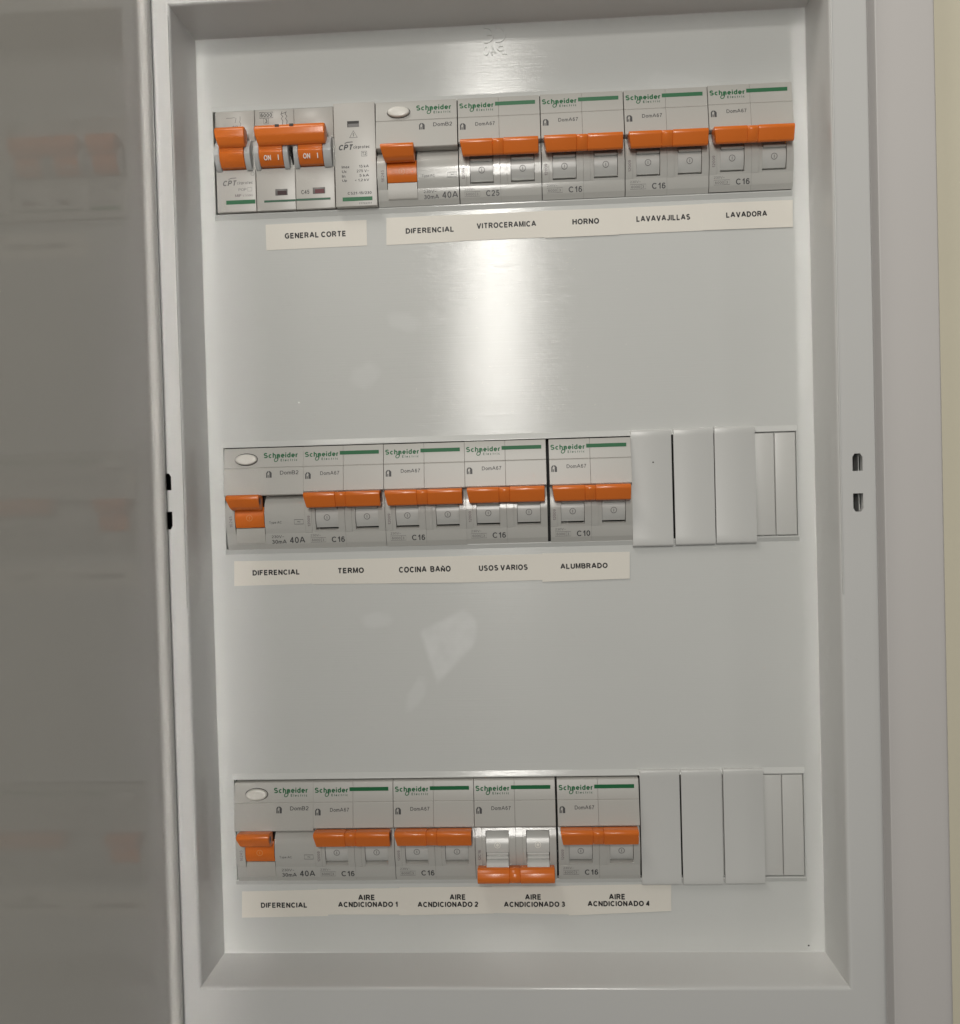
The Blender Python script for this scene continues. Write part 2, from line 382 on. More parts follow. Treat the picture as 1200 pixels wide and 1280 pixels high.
for (a, c) in ((XR+1.75, XR+2.35), (XL-2.35, XL-1.75)):
    sb = MB(); sb.box(a, c, -218, 30, 26.3, 26.95, 'frame', 0.15, 2); sb.build('rim_step', frame)
# outer surround (groove, then the broad flat border) on the wall
prof = [(16.9, -8), (16.9, 16.0), (17.2, 16.0), (20.9, 19.4), (21.3, 20.0)]+arc(22.0, 19.8, 0.7, 150, 90, 2)+[(42.0, 20.5)]+arc(44.0, 18.9, 1.6, 90, 0, 4)+[(45.6, -8.4), (17.5, -8.4)]
sweep('outer_surround', prof, 'outer', cab)
# back box that closes the inside
bb = MB(); bb.box(-3, 256, -372, 27, -8.3, -7.4, 'black'); bb.build('back_box', cab)

# cover plate with three raised bosses round the slots
cp = MB(); WP = -1.0
xs0, xs1 = -0.6, 252.25
z = ZT+0.5
def quad(a, b_, c, d, m='cover'): cp._add([P(*a), P(*b_), P(*c), P(*d)], [(0,1,2,3)], m)
edge = (XL-0.5, XR+0.5)
bands = []
for k in range(3):
    zt = -PITCH*k; zb = zt-H
    bo = (xs0-0.8, xs1+0.8, zb-2.4, zt+2.6)           # boss foot
    bi = (xs0-0.5, xs1+0.5, zb-0.7, zt+0.5)           # boss front lip outer
    sl = (xs0, xs1, zb, zt)                           # slot
    quad((edge[0], z, WP), (edge[1], z, WP), (edge[1], bo[3], WP), (edge[0], bo[3], WP))
    quad((edge[0], bo[3], WP), (bo[0], bo[3], WP), (bo[0], bo[2], WP), (edge[0], bo[2], WP))
    quad((bo[1], bo[3], WP), (edge[1], bo[3], WP), (edge[1], bo[2], WP), (bo[1], bo[2], WP))
    z = bo[2]
    def ring(A, wa, B, wb):
        ca = [(A[0],A[2],wa),(A[1],A[2],wa),(A[1],A[3],wa),(A[0],A[3],wa)]; cb = [(B[0],B[2],wb),(B[1],B[2],wb),(B[1],B[3],wb),(B[0],B[3],wb)]
        for i in range(4): quad(ca[i], ca[(i+1) % 4], cb[(i+1) % 4], cb[i])
    ring(bo, WP, bi, -0.12); ring(bi, -0.12, (bi[0]+.15, bi[1]-.15, bi[2]+.15, bi[3]-.15), 0.0); ring((bi[0]+.15, bi[1]-.15, bi[2]+.15, bi[3]-.15), 0.0, sl, 0.0); ring(sl, 0.0, sl, -3.0)
quad((edge[0], z, WP), (edge[1], z, WP), (edge[1], ZB-0.5, WP), (edge[0], ZB-0.5, WP))
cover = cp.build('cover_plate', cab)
# moulded mirrored marks near the top edge and the mould seam
fwp = lambda v: WP
e = MB()
e.text('ϾЄ', 121.2, 130.9, 24.6, 32.0, 'cover', fwp, bold=-0.0, mirror=True, dp=0.0, extrude=0.4)
e.text('IP40', 120.8, 131.0, 19.3, 23.4, 'cover', fwp, bold=-0.01, mirror=True, dp=0.0, extrude=0.35)
e.build('moulded_mark', cover)
e = MB(); e.box(119.6, 119.85, 5, 29, WP, WP+0.02, 'cover'); e.build('mould_seam', cover)
e = MB()
e.poly([(253.2+.45*math.cos(a*.9), -375.6+.4*math.sin(a*.9), WP+.02) for a in range(7)], 'gap', 0.05); e.build('dirt_speck', cover)
sm = MB()
for i in range(70):
    x = random.gauss(128, 26); z = random.uniform(-140, -64); a = random.uniform(-.5, .9) if random.random() < .7 else random.uniform(-1.5, 1.5)
    l_ = random.uniform(.3, 1.5); t_ = random.uniform(.05, .11)
    dx, dz = l_*math.cos(a)/2, l_*math.sin(a)/2; nx, nz = -t_*math.sin(a), t_*math.cos(a)
    sm.poly([(x-dx, z-dz, WP+.01), (x+dx, z+dz, WP+.01), (x+dx*.7+nx, z+dz*.7+nz, WP+.01), (x-dx*.7+nx, z-dz*.7+nz, WP+.01)], 'white_ink', 0.02)
o_ = sm.build('scratch_marks', cover); o_['kind'] = 'stuff'
# unused knock-out strips at the right end of rows two and three
for k in (1, 2):
    zb = -PITCH*k-H
    for (a, c) in ((234.2, 242.7), (243.05, 251.9)):
        s_ = MB(); s_.box(a, c, zb+0.45, zb+H-0.55, -1.6, -0.25+random.uniform(-.05, .05), 'strip', 0.35, 2); s_.build('knockout_strip', cover)
    s_ = MB(); s_.box(216, 252.3, zb+0.1, zb+H-0.1, -2.0, -1.7, 'strip'); s_.build('strip_backing', cover)

# door, swung open square to the cabinet: inner face looks right
XD = -19.4
door = MB()
DZ0, DZ1 = -412.0, 66.0
DY = 318.0                                             # how far the free edge stands out (w)
pr = [(XD, 37.2), (XD, 35.8)]+[(XD+0.12, 34.8), (XD+0.4, 34.0), (XD+0.9, 33.4), (XD+1.6, 33.0), (XD+2.4, 32.6), (XD+2.9, 32.0), (XD+3.2, 31.0), (XD+3.2, 29.6), (XD+3.1, 28.2), (XD+2.8, 27.5), (XD+2.2, 27.25), (XD-11.5, 27.25), (XD-13.0, 28.8), (XD-13.0, DY-2), (XD-11.0, DY), (XD-1.4, DY), (XD-0.3, DY-0.5), (XD, DY-1.6), (XD, DY-3.0)]
n = len(pr)
vs = [P(x, DZ0, w_) for x, w_ in pr]+[P(x, DZ1, w_) for x, w_ in pr]
door._add(vs, [tuple(range(n)), tuple(range(2*n-1, n-1, -1))]+[(i, (i+1) % n, n+(i+1) % n, n+i) for i in range(n)], 'door')
dr = door.build('door', cab)
for p in dr.data.polygons: p.use_smooth = len(p.vertices) == 4
dr.data.set_sharp_from_angle(angle=math.radians(30))

# ------------------------------------------------------------------ breakers
ZERO = (0, 0, 0)
def slot_loc(x, k, dz=0): return (x*MM, 0.0, (-PITCH*k-H+dz)*MM)
def nose_w(v): return 2.5+(45.2-v)/(45.2-25.2)*2.5
def low_w(v):
    if v >= 7.0: return 3.8-(v-15.0)**2/40.0
    return 2.58-0.98-(7.0-v)*0.13+0.6
LOWPTS = [(v, low_w(v)) for v in (24.9, 23.5, 22, 20.5, 19, 17.5, 16, 15, 14, 12.5, 11, 9.5, 8.2, 7.0)]
def low_prof(v0, v1, back=-6):
    pts = [(v1, back)]+[(v1, low_w(v1))]+[p for p in LOWPTS if v0 < p[0] < v1]+[(v0, low_w(v0)), (v0, back)]
    return pts
BOT = [(7.0, -6), (7.0, low_w(7.0)), (2.4, 1.6), (2.1, 1.45), (0.35, 0.4), (0.1, 0.3), (0.1, -6)]
def schneider(mk, u0, u1, vb, vt, fw):
    """green maker's lettering with its looped h, small word below"""
    Wd = u1-u0; h = vt-vb
    mk.text('Schneider', u0, u1, vb, vt, 'green', fw, bold=0.045)
    # loop that hangs from the h
    cx = u0+0.365*Wd; cy = vb-0.34*h; rx = 0.052*Wd; ry = 0.34*h
    pts = [(cx+rx*math.cos(a*math.pi/6), cy+ry*math.sin(a*math.pi/6)) for a in range(12)]
    mk.line([(a+(b_-cy)*0.25, b_) for a, b_ in pts], 0.36, 'green', fw, closed=True)
    mk.line([(cx+rx*0.95, cy), (cx+rx*1.25, vb+0.2*h), (cx+rx*1.3, vb+0.55*h)], 0.42, 'green', fw)
    mk.text('E l e c t r i c', u0+0.50*Wd, u1-0.01*Wd, vb-0.66*h, vb-0.20*h, 'dkgreen', fw, bold=0.03)
def house(mk, u, v, fw, m='grey_ink'):
    def pg(q): mk.poly([(u+a, v+c, fw(v+c)+0.03) for a, c in q], m)
    pg([(0, 0), (.55, 0), (.55, 1.9), (1.0, 2.5), (1.0, 3.0), (.5, 2.8), (0, 2.1)])
    pg([(.75, 0), (1.15, 0), (1.15, 1.2), (.75, 1.2)])
    pg([(1.45, 0), (2.5, 0), (2.5, 2.1), (1.9, 2.8), (1.15, 3.0), (1.15, 2.5), (1.55, 2.1), (1.45, 1.6)])
def seg_drum(u0, u1, vlo, vhi, R=9.0, cv=15.0, cw=-6.0, n=10):
    a0 = math.asin((vlo-cv)/R); a1 = math.asin((vhi-cv)/R)
    return [(vhi, -5.8)]+[(cv+R*math.sin(a1+(a0-a1)*i/n), cw+R*math.cos(a1+(a0-a1)*i/n)) for i in range(n+1)]+[(vlo, -5.8)]
def ring_mark(mk, u, v, R, fw, m, th=0.22, bar=True):
    mk.line([(u+R*math.cos(a*math.pi/8), v+R*math.sin(a*math.pi/8)) for a in range(16)], th, m, fw, closed=True)
    if bar: mk.line([(u, v-R*.5), (u, v+R*.5)], th, m, fw)

def make_double(rating, down=False):
    t = empty('circuit_breaker', ZERO, 'x', 'circuit breaker')
    cy = 14.7
    for i, u in enumerate((0.05, 17.93)):
        p = MB(); u1 = u+17.82
        p.prism([(45.2, -6), (45.25, 2.2), (44.95, 2.5), (36.55, nose_w(36.55)), (36.45, nose_w(36.4)-.22), (36.25, nose_w(36.3)-.22), (36.15, nose_w(36.15)), (25.5, 5.0), (25.15, 4.7), (25.0, 3.0), (25.0, -6)], u, u1, 'body_top', 0.12, 1)
        p.prism(low_prof(7.0, 24.9), u, u+3.0, 'body', 0.10, 1)
        p.prism([(a, b_-(.35 if b_ > 0 else 0)) for a, b_ in low_prof(7.0, 24.9)], u+3.0, u+4.6, 'body')
        p.prism(low_prof(7.0, 24.9), u+14.9, u1, 'body')
        p.prism(BOT, u, u1, 'body')
        p.prism([(a, b_-.5) if b_ > 0 else (a, b_) for a, b_ in low_prof(22.6, 24.9)], u+4.6, u+14.9, 'body')
        # sloping ledge under the window
        p.prism([(8.6, -6), (8.6, 0.4), (7.9, low_w(7.9)-.05), (7.0, low_w(7.0)), (7.0, -6)], u+4.6, u+14.9, 'body')
        o_ = p.build('pole', t)
        for q in o_.data.polygons: q.use_smooth = True
        o_.data.set_sharp_from_angle(angle=math.radians(22))
        d = MB()
        if not down:
            d.prism(seg_drum(0, 0, 9.2, 22.4), u+4.75, u+14.75, 'drum', smooth=True)
            d.box(u+4.9, u+14.6, 17.2, 18.2, 1.5, 4.2, 'body', 0.2, 1)
        else:
            d.prism(seg_drum(0, 0, 13.2, 21.9, n=8), u+4.75, u+14.75, 'drum', smooth=True)
            d.prism([(13.2, -5), (13.2, 2.2), (12.7, 3.3), (12.2, 3.3), (11.6, 2.4), (11.1, 3.6), (10.6, 3.6), (10.0, 2.6), (9.6, 5.4), (8.0, 6.5), (7.0, 5.5), (7.0, -5)], u+4.9, u+14.6, 'drum', 0.1, 1)
        dd = d.build('toggle_drum', t)
        for q in dd.data.polygons: q.use_smooth = True
        dd.data.set_sharp_from_angle(angle=math.radians(25))
        k = MB(); fw = lambda v: -6+math.sqrt(max(0, 81-(v-15)**2))+.02
        vc = 13.6 if not down else 16.4
        ring_mark(k, u+9.75, vc, 1.25, fw, 'white_ink' if down else 'pale_ink', 0.28, bar=not down)
        if down: ring_mark(k, u+9.75, vc, 0.35, fw, 'white_ink', 0.5, bar=False)
        k.build('position_mark', dd)
    # lever bar over both poles
    up = [(20.2, 3.5), (18.6, 6.0), (18.0, 7.6), (18.4, 8.6), (23.3, 10.6), (24.4, 10.4), (24.95, 9.4), (25.05, 5.6), (24.6, 3.7)]
    if down: up = [(20.2, 3.5), (18.6, 6.0), (18.0, 7.6), (18.5, 9.0), (20.0, 10.2), (21.8, 10.7), (23.3, 10.4), (24.4, 9.6), (24.95, 8.2), (25.05, 5.6), (24.6, 3.7)]
    if down: up = [(28.0-v-(1.6 if w_ > 5 else 0), w_) for v, w_ in up]
    inn = [(v+(0.12 if v < 21 else -0.12), w_-0.14) for v, w_ in up] if not down else [(v+(0.12 if v < 5 else -0.12), w_-0.14) for v, w_ in up]
    tp = (lambda v, w_: ((21.5-min(v, 21.5))*0.30, 0)) if not down else None
    l = MB()
    l.prism(up, 1.0, 15.0, 'orange', 0.45, 2, smooth=down, shift=(lambda v, w_: (tp(v, w_)[0], 0)) if tp else None)
    l.prism(inn, 15.0, 19.6, 'orange', 0.2, 1)
    l.prism(up, 19.6, 34.7, 'orange', 0.45, 2)
    lv = l.build('lever', t); lv.data.set_sharp_from_angle(angle=math.radians(50))
    hk = MB(); vm = 22.0 if not down else 5.0
    hk.box(34.72, 34.76, vm-2.0, vm+1.9, 5.4, 8.6, 'gap'); hk.build('lever_hollow', lv)
    # print
    k = MB(); schneider(k, 0.8, 15.7, 40.6, 42.9, nose_w)
    k.box(16.4, 33.8, 41.2, 42.85, nose_w(42)-.6, nose_w(42)+.12, 'green'); 
    k.build('maker_logo', t)
    k = MB()
    k.text('DomA67', 7.6, 16.1, 32.4, 34.1, 'grey_ink', nose_w, bold=0.012)
    house(k, 0.9, 30.9, nose_w)
    if not down:
        k.text(rating, 11.4, 17.3, 2.5, 5.0, 'grey_ink', low_w, bold=0.024)
        k.text('230V~', 2.0, 6.6, 5.3, 6.3, 'pale_ink', low_w)
        k.text('6000', 2.5, 6.3, 3.1, 4.2, 'pale_ink', low_w, bold=.01); k.text('3', 7.2, 8.0, 3.1, 4.2, 'pale_ink', low_w, bold=.01)
        k.line([(2.0, 2.7), (8.8, 2.7), (8.8, 4.7), (2.0, 4.7)], 0.18, 'pale_ink', low_w, closed=True)
        k.line([(6.75, 2.7), (6.75, 4.7)], 0.18, 'pale_ink', low_w)
    k.text('12009' if not down else '12C16', 1.2, 2.4, 9.8, 14.6, 'sideink', low_w, rot=True)
    k.build('printed_marking', t)
    return t

def make_rcd():
    t = empty('residual_current_breaker', ZERO, 'x', 'residual current device')
    p = MB(); u0, u1 = 0.05, 35.75
    p.prism([(45.2, -6), (45.25, 2.2), (44.95, 2.5), (36.55, nose_w(36.55)), (36.45, nose_w(36.4)-.22), (36.25, nose_w(36.3)-.22), (36.15, nose_w(36.15)), (24.4, 5.1), (24.05, 4.8), (23.9, 3.0), (23.9, -6)], u0, u1, 'body_top', 0.12, 1)
    def lw(v): return low_w(v) if v < 20 else low_w(20)-(v-20)*0.9
    def prf(v0, v1): return [(v1, -6), (v1, lw(v1))]+[(a, lw(a)) for a, _ in LOWPTS if v0 < a < v1]+[(v0, lw(v0)), (v0, -6)]
    p.prism(prf(7.0, 23.8), u0, 4.2, 'body'); p.prism(prf(7.0, 23.8), 17.7, u1, 'body')
    p.prism(BOT, u0, u1, 'body')
    p.prism([(9.6, -6), (9.6, 2.9), (7.0, 2.75), (3.0, 2.35), (2.5, 1.9), (2.5, -6)], 4.5, 17.5, 'body_top', 0.1, 1)
    p.prism([(23.8, -6), (23.8, 0.5), (19, 0.5), (19, -6)], 4.2, 17.7, 'gap')
    o_ = p.build('housing', t)
    for q in o_.data.polygons: q.use_smooth = True
    o_.data.set_sharp_from_angle(angle=math.radians(22))
    l = MB()
    l.prism(seg_drum(0, 0, 9.9, 19.0, R=9.5, cw=-5.3), 4.5, 17.5, 'orange', smooth=True)
    up = [(18.5, 2.5), (17.6, 5.6), (17.9, 7.2), (19.0, 9.0), (22.6, 11.2), (23.9, 11.0), (24.6, 9.6), (24.4, 5.4), (23.6, 3.0)]
    l.prism(up, 2.6, 17.1, 'orange', 0.5, 2, shift=lambda v, w_: ((21.5-min(v, 21.5))*0.40, 0))
    lv = l.build('lever', t); lv.data.set_sharp_from_angle(angle=math.radians(40))
    hk = MB(); hk.poly([(17.16, 21.6+1.7*math.sin(a*.7854), 8.3+1.2*math.cos(a*.7854)) for a in range(8)], 'gap'); hk.build('lever_hollow', lv)
    k = MB(); ring_mark(k, 11.0, 14.2, 1.3, lambda v: -5.3+math.sqrt(max(0, 90.25-(v-15)**2))+.02, 'orange_pale', 0.3); k.build('position_mark', lv)
    # white oval test button
    bt = MB(); n = 28; vs = []; fs = []
    rings = [(1.0, -1.0), (1.0, 1.1), (0.97, 1.35), (0.88, 1.55), (0.6, 1.65), (0.3, 1.5)]
    for (r, h) in rings:
        for i in range(n):
            a = 2*math.pi*i/n; v = 40.2+2.35*r*math.sin(a); vs.append(P(10.2+4.8*r*math.cos(a), v, nose_w(v)+h))
    vs.append(P(10.2, 40.2, nose_w(40.2)+1.45))
    for k_ in range(len(rings)-1):
        for i in range(n): fs.append((k_*n+i, k_*n+(i+1) % n, (k_+1)*n+(i+1) % n, (k_+1)*n+i))
    for i in range(n): fs.append(((len(rings)-1)*n+i, (len(rings)-1)*n+(i+1) % n, len(vs)-1))
    bt._add(vs, fs, 'button', smooth=True); bt.build('test_button', t)
    k = MB(); k.line([(10.2+5.05*math.cos(a*math.pi/14), 40.2+2.6*math.sin(a*math.pi/14)) for a in range(28)], 0.35, 'gap', nose_w, closed=True)
    k.build('button_gap', t)
    k = MB(); schneider(k, 18.0, 33.2, 40.6, 43.0, nose_w); k.build('maker_logo', t)
    k = MB()
    k.text('DomB2', 25.3, 33.6, 33.1, 34.9, 'grey_ink', nose_w, bold=0.012)
    house(k, 19.1, 31.9, nose_w)
    k.text('Type AC', 19.7, 25.3, 11.2, 12.5, 'grey_ink', low_w); k.line([(31.0, 11.0), (35.0, 11.0), (35.0, 13.0), (31.0, 13.0)], 0.2, 'grey_ink', low_w, closed=True)
    k.text('~', 32.2, 33.8, 11.8, 12.2, 'grey_ink', low_w, bold=.02)
    k.text('230V~', 20.2, 25.8, 5.0, 6.2, 'grey_ink', low_w)
    k.text('30mA', 20.2, 26.8, 2.4, 4.2, 'grey_ink', low_w, bold=0.022)
    k.text('40A', 28.3, 35.2, 2.5, 5.3, 'grey_ink', low_w, bold=0.018)
    k.text('16245', 1.8, 3.1, 10.2, 15.2, 'sideink', low_w, rot=True)
    k.build('printed_marking', t)
    return t

def cpt_logo(k, u, v, fw, m, s=1.0):
    k.text('CPT', u, u+6.0*s, v, v+2.5*s, m, fw, bold=0.055, shear=0.10)
    k.line([(u+2.6*s, v+3.0*s), (u+4.0*s, v+3.45*s), (u+6.2*s, v+3.5*s)], 0.35*s, m, fw)
    k.text('cirprotec', u+6.4*s, u+13.6*s, v+0.3*s, v+1.9*s, m, fw, bold=0.02)

def cpt_lever_up(l, u0, u1, bar0, bar1, ulist):
    bar = [(27.6, 5.6), (26.6, 7.0), (27.6, 8.4), (30.6, 9.8), (33.8, 10.0), (35.3, 8.8), (35.0, 5.5), (33.4, 4.2), (28.8, 4.2)]
    l.prism(bar, bar0, bar1, 'orange', 0.8, 3, shift=lambda v, w_: (max(0, 31-v)*0.35, -max(0, 29-v)*0.2))
    for (a, c) in ulist:
        l.prism([(30.5, -3), (30.5, 6.5), (27.4, 7.0), (25.6, 6.3), (24.6, 6.9), (22.6, 6.3), (20.6, 5.0), (19.3, 3.6), (19.0, -3)], a, c, 'orange', 0.2, 2)

# --- single module auxiliary switch
t = empty('surge_trip_switch', slot_loc(0.7, 0), 'narrow single switch with orange lever at the left end of the top row', 'switch')
FB = lambda v: 1.6
p = MB()
p.box(0, 17.6, 31.5, 45.1, -6, 0.9, 'cpt', 0.15, 1); p.box(0, 17.6, 0.4, 19.0, -6, 1.6, 'cpt', 0.3, 2)
p.box(0, 17.6, 18.5, 32, -6, 0.4, 'cpt')
p.box(3.2, 3.5, 0.6, 6.0, 1.4, 1.75, 'cpt', 0.1, 1)
p.build('housing', t)
def cheek(mb, a, c, top=31.6, bot=18.2):
    mb.prism([(top, -3), (top, 2.0), (top-1.6, 4.2), (top-4.2, 6.0), (top-7.2, 6.4), (top-10.0, 5.4), (bot+1.2, 3.8), (bot, 2.4), (bot, -3)], a, c, 'cheek', 0.35, 2)
for (a, c) in ((0.6, 2.9), (14.0, 16.6)):
    p = MB(); cheek(p, a, c); p.build('cheek', t)
l = MB(); cpt_lever_up(l, 0, 0, 2.0, 15.4, [(3.1, 13.8)])
l.build('lever', t)
k = MB()
FU = lambda v: 0.9
cpt_logo(k, 2.9, 12.0, FB, 'pale_ink', 0.98)
k.text('POP', 9.8, 13.4, 9.6, 10.8, 'pale_ink', FB); k.line([(13.9, 9.4), (15.8, 9.4), (15.8, 11.0), (13.9, 11.0)], .15, 'pale_ink', FB, closed=True)
k.text('MIP', 8.2, 11.0, 7.0, 8.2, 'sideink', FB, bold=.02); k.text('V.1/50Hz', 11.6, 16.4, 7.1, 8.0, 'sideink', FB)
gs = MB(); gs.box(4.1, 17.2, 3.8, 5.6, 1.5, 1.66, 'green'); gs.build('green_stripe', t)
ring_mark(k, 16.4, 17.0, 0.8, FB, 'pale_ink', .12, bar=False)
k.line([(5.0, 42.2), (7.6, 42.2), (8.6, 42.4)], .2, 'pale_ink', FU); k.line([(9.0, 40.0), (9.5, 42.0), (8.6, 42.3)], .2, 'pale_ink', FU)
k.line([(11.3, 42.8), (11.3, 41.0), (11.0, 40.4), (11.6, 39.4), (11.1, 38.2)], .2, 'pale_ink', FU); k.text('1/2', 7.8, 10.2, 37.6, 38.8, 'pale_ink', FU, bold=.03)
k.build('printed_marking', t)

# --- double pole general switch
t = empty('main_breaker', slot_loc(18.6, 0), 'wide breaker with a broad orange lever marked ON twice, above the GENERAL CORTE sticker', 'circuit breaker')
for u, uu in ((0, 17.5), (17.65, 35.0)):
    p = MB(); p.box(u, uu, 31.5, 45.1, -6, 0.9, 'cpt', 0.15, 1); p.box(u, uu, 0.4, 19.0, -6, 1.6, 'cpt', 0.3, 2); p.box(u, uu, 18.5, 32, -6, 0.3, 'cpt')
    p.build('pole', t)
for (a, c) in ((0.4, 2.6), (13.3, 15.6), (17.9, 20.0), (31.0, 34.6)):
    p = MB(); cheek(p, a, c); p.build('cheek', t)
p = MB(); p.prism([(28, 0.3), (27, 3.4), (25.2, 5.0), (24.6, 3.2), (23.4, 4.4), (22, 2.6), (20.5, 0.3)], 16.3, 16.9, 'gap'); p.build('link_pin', t)
l = MB(); cpt_lever_up(l, 0, 0, 1.7, 32.9, [(2.8, 13.2), (20.2, 30.9)])
lv = l.build('lever', t)
k = MB()
for a in (11.2, 17.6): k.box(a, a+1.7, 33.9, 34.9, 9.2, 10.06, 'gap')
k.build('lever_notch', lv)
k = MB(); fd = lambda v: 6.98-(24.6-v)*0.30
for a in (5.0, 22.4):
    k.text('ON', a, a+3.1, 21.0, 23.1, 'white_ink', fd, bold=0.03, dp=.05); k.text('I', a+6.2, a+6.6, 21.0, 23.1, 'white_ink', fd, bold=.02, dp=.05)
k.build('lever_lettering', lv)
k = MB()
k.text('6000', 2.6, 7.8, 41.9, 43.6, 'grey_ink', FU, bold=.02); k.line([(2.2, 41.5), (8.2, 41.5), (8.2, 44.0), (2.2, 44.0)], .2, 'grey_ink', FU, closed=True)
k.text('3', 4.6, 5.6, 39.3, 41.0, 'grey_ink', FU, bold=.02); k.line([(4.0, 39), (6.1, 39), (6.1, 41.4), (4.0, 41.4)], .18, 'grey_ink', FU, closed=True)
for a in (12.3, 14.2):
    k.line([(a, 44), (a-.5, 42.8), (a+.3, 41.8), (a-.4, 41), (a+.3, 39.8), (a, 38)], .25, 'grey_ink', FU)
k.line([(12.0, 43.0), (13.9, 43.6)], .2, 'grey_ink', FU)
k.text('C45', 20.0, 23.6, 7.0, 8.8, 'ink', FB, bold=.01)
gs = MB(); gs.box(3.3, 17.4, 4.0, 4.95, 1.5, 1.66, 'dkgreen'); gs.build('green_stripe', t); gs = MB(); gs.box(17.75, 33.0, 4.1, 5.05, 1.5, 1.66, 'dkgreen'); gs.build('green_stripe', t)
k.build('printed_marking', t)
for a, mcol in ((8.4, 'darkred'), (25.2, 'red')):
    p = MB(); p.box(a, a+5.5, 6.9, 9.7, 1.5, 1.68, 'pale_ink', .06, 1); p.box(a+1.0, a+5.1, 7.1, 8.9, 1.6, 1.72, mcol); p.build('status_flag', t)

# --- surge protector
t = empty('surge_protector', slot_loc(54.3, 0), 'narrow leverless grey surge protector with a warning triangle and printed ratings, in the top row', 'surge protector')
FS = lambda v: 3.2
p = MB(); p.box(0, 18.3, 0.2, 45.4, -6, 3.2, 'cpt', 0.25, 2); p.build('housing', t)
p = MB(); p.box(6.0, 11.2, 34.8, 37.4, 3.1, 3.24, 'gap'); p.box(6.4, 11.2, 34.8, 36.2, 3.15, 3.3, 'pale_ink'); p.build('status_window', t)
k = MB()
k.line([(6.9, 30.2), (10.3, 30.2), (8.6, 33.2)], .3, 'grey_ink', FS, closed=True); k.line([(8.7, 32.2), (8.4, 31.5), (8.8, 31.5), (8.6, 30.7)], .25, 'grey_ink', FS)
cpt_logo(k, 2.0, 24.8, FS, 'grey_ink', 1.0)
k.text('T2', 12.3, 14.0, 22.3, 23.6, 'grey_ink', FS, bold=.02); k.line([(11.9, 21.9), (14.3, 21.9), (14.3, 24.0), (11.9, 24.0)], .2, 'grey_ink', FS, closed=True)
for i, (a, c, ww) in enumerate((('Imax', '15 kA', 3.4), ('Uc', '275 V~', 2.2), ('In', '5 kA', 1.5), ('Up', '< 1,2 kV', 2.2))):
    vv = 16.9-2.0*i; k.text(a, 3.0, 3.0+ww, vv, vv+1.2, 'grey_ink', FS, bold=.02)
    L_ = 4.3 if i in (0, 2) else 5.4 if i == 1 else 6.4
    k.text(c, 15.0-L_, 15.0, vv, vv+1.2, 'grey_ink', FS, bold=.02)
k.text('CS21-15/230', 5.3, 15.9, 5.3, 6.5, 'grey_ink', FS, bold=.03)
gs = MB(); gs.box(3.0, 16.2, 2.5, 4.2, 3.1, 3.26, 'green'); gs.build('green_stripe', t)
k.text('77705251', 10.2, 15.8, 0.9, 1.7, 'grey_ink', FS, bold=.01)
k.build('printed_marking', t)

# --- rows of breakers
rcd = make_rcd()
spots = [(72.9, 0, 'residual current breaker marked 40A with white oval button, in the top row'),
         (0.5, 1, 'residual current breaker with white oval button, left end of the middle row'),
         (0.4, 2, 'residual current breaker with white oval button, left end of the bottom row')]
for i, (x, k_, lab) in enumerate(spots):
    o = rcd if i == 0 else copy_thing(rcd)
    o.location = slot_loc(x, k_, -0.3 if k_ else 0); tag(o, lab, group='residual current breakers with a white test button')
protos = {'C25': make_double('C25'), 'C16': make_double('C16'), 'C10': make_double('C10'), 'down': make_double('C16', True)}
used = set()
for (x, k_, r, lab) in [
    (109.0, 0, 'C25', 'double breaker marked C25, lever up, above the VITROCERAMICA sticker'),
    (145.05, 0, 'C16', 'double breaker marked C16 with lever up, above the HORNO sticker'),
    (181.1, 0, 'C16', 'double breaker marked C16 with lever up, above the LAVAVAJILLAS sticker'),
    (217.05, 0, 'C16', 'double breaker at the right end of the top row, above the LAVADORA sticker'),
    (36.2, 1, 'C16', 'double breaker marked C16 with lever up, above the TERMO sticker'),
    (72.1, 1, 'C16', 'double breaker marked C16 with lever up, above the COCINA BAÑO sticker'),
    (107.8, 1, 'C16', 'double breaker left of the black gap, above the USOS VARIOS sticker'),
    (144.8, 1, 'C10', 'double breaker marked C10, right of the black gap, above the ALUMBRADO sticker'),
    (36.1, 2, 'C16', 'leftmost breaker of the bottom row beside the white button device, lever up'),
    (72.0, 2, 'C16', 'second double breaker of the bottom row, left of the switched-off one'),
    (107.9, 2, 'down', 'double breaker switched off, the only one with its orange lever down'),
    (144.5, 2, 'C16', 'rightmost breaker of the bottom row, lever up, beside the blank plates')]:
    o = protos[r] if r not in used else copy_thing(protos[r]); used.add(r)
    o.location = slot_loc(x, k_, (0.25 if (k_ == 0 and x > 210) else 0)-(0.3 if k_ else 0)+random.uniform(-.1, .1)); o.location.y += random.uniform(-.2, .2)*MM; o.rotation_euler.z = math.radians(random.uniform(-.25, .25)); tag(o, lab, group='double pole circuit breakers')

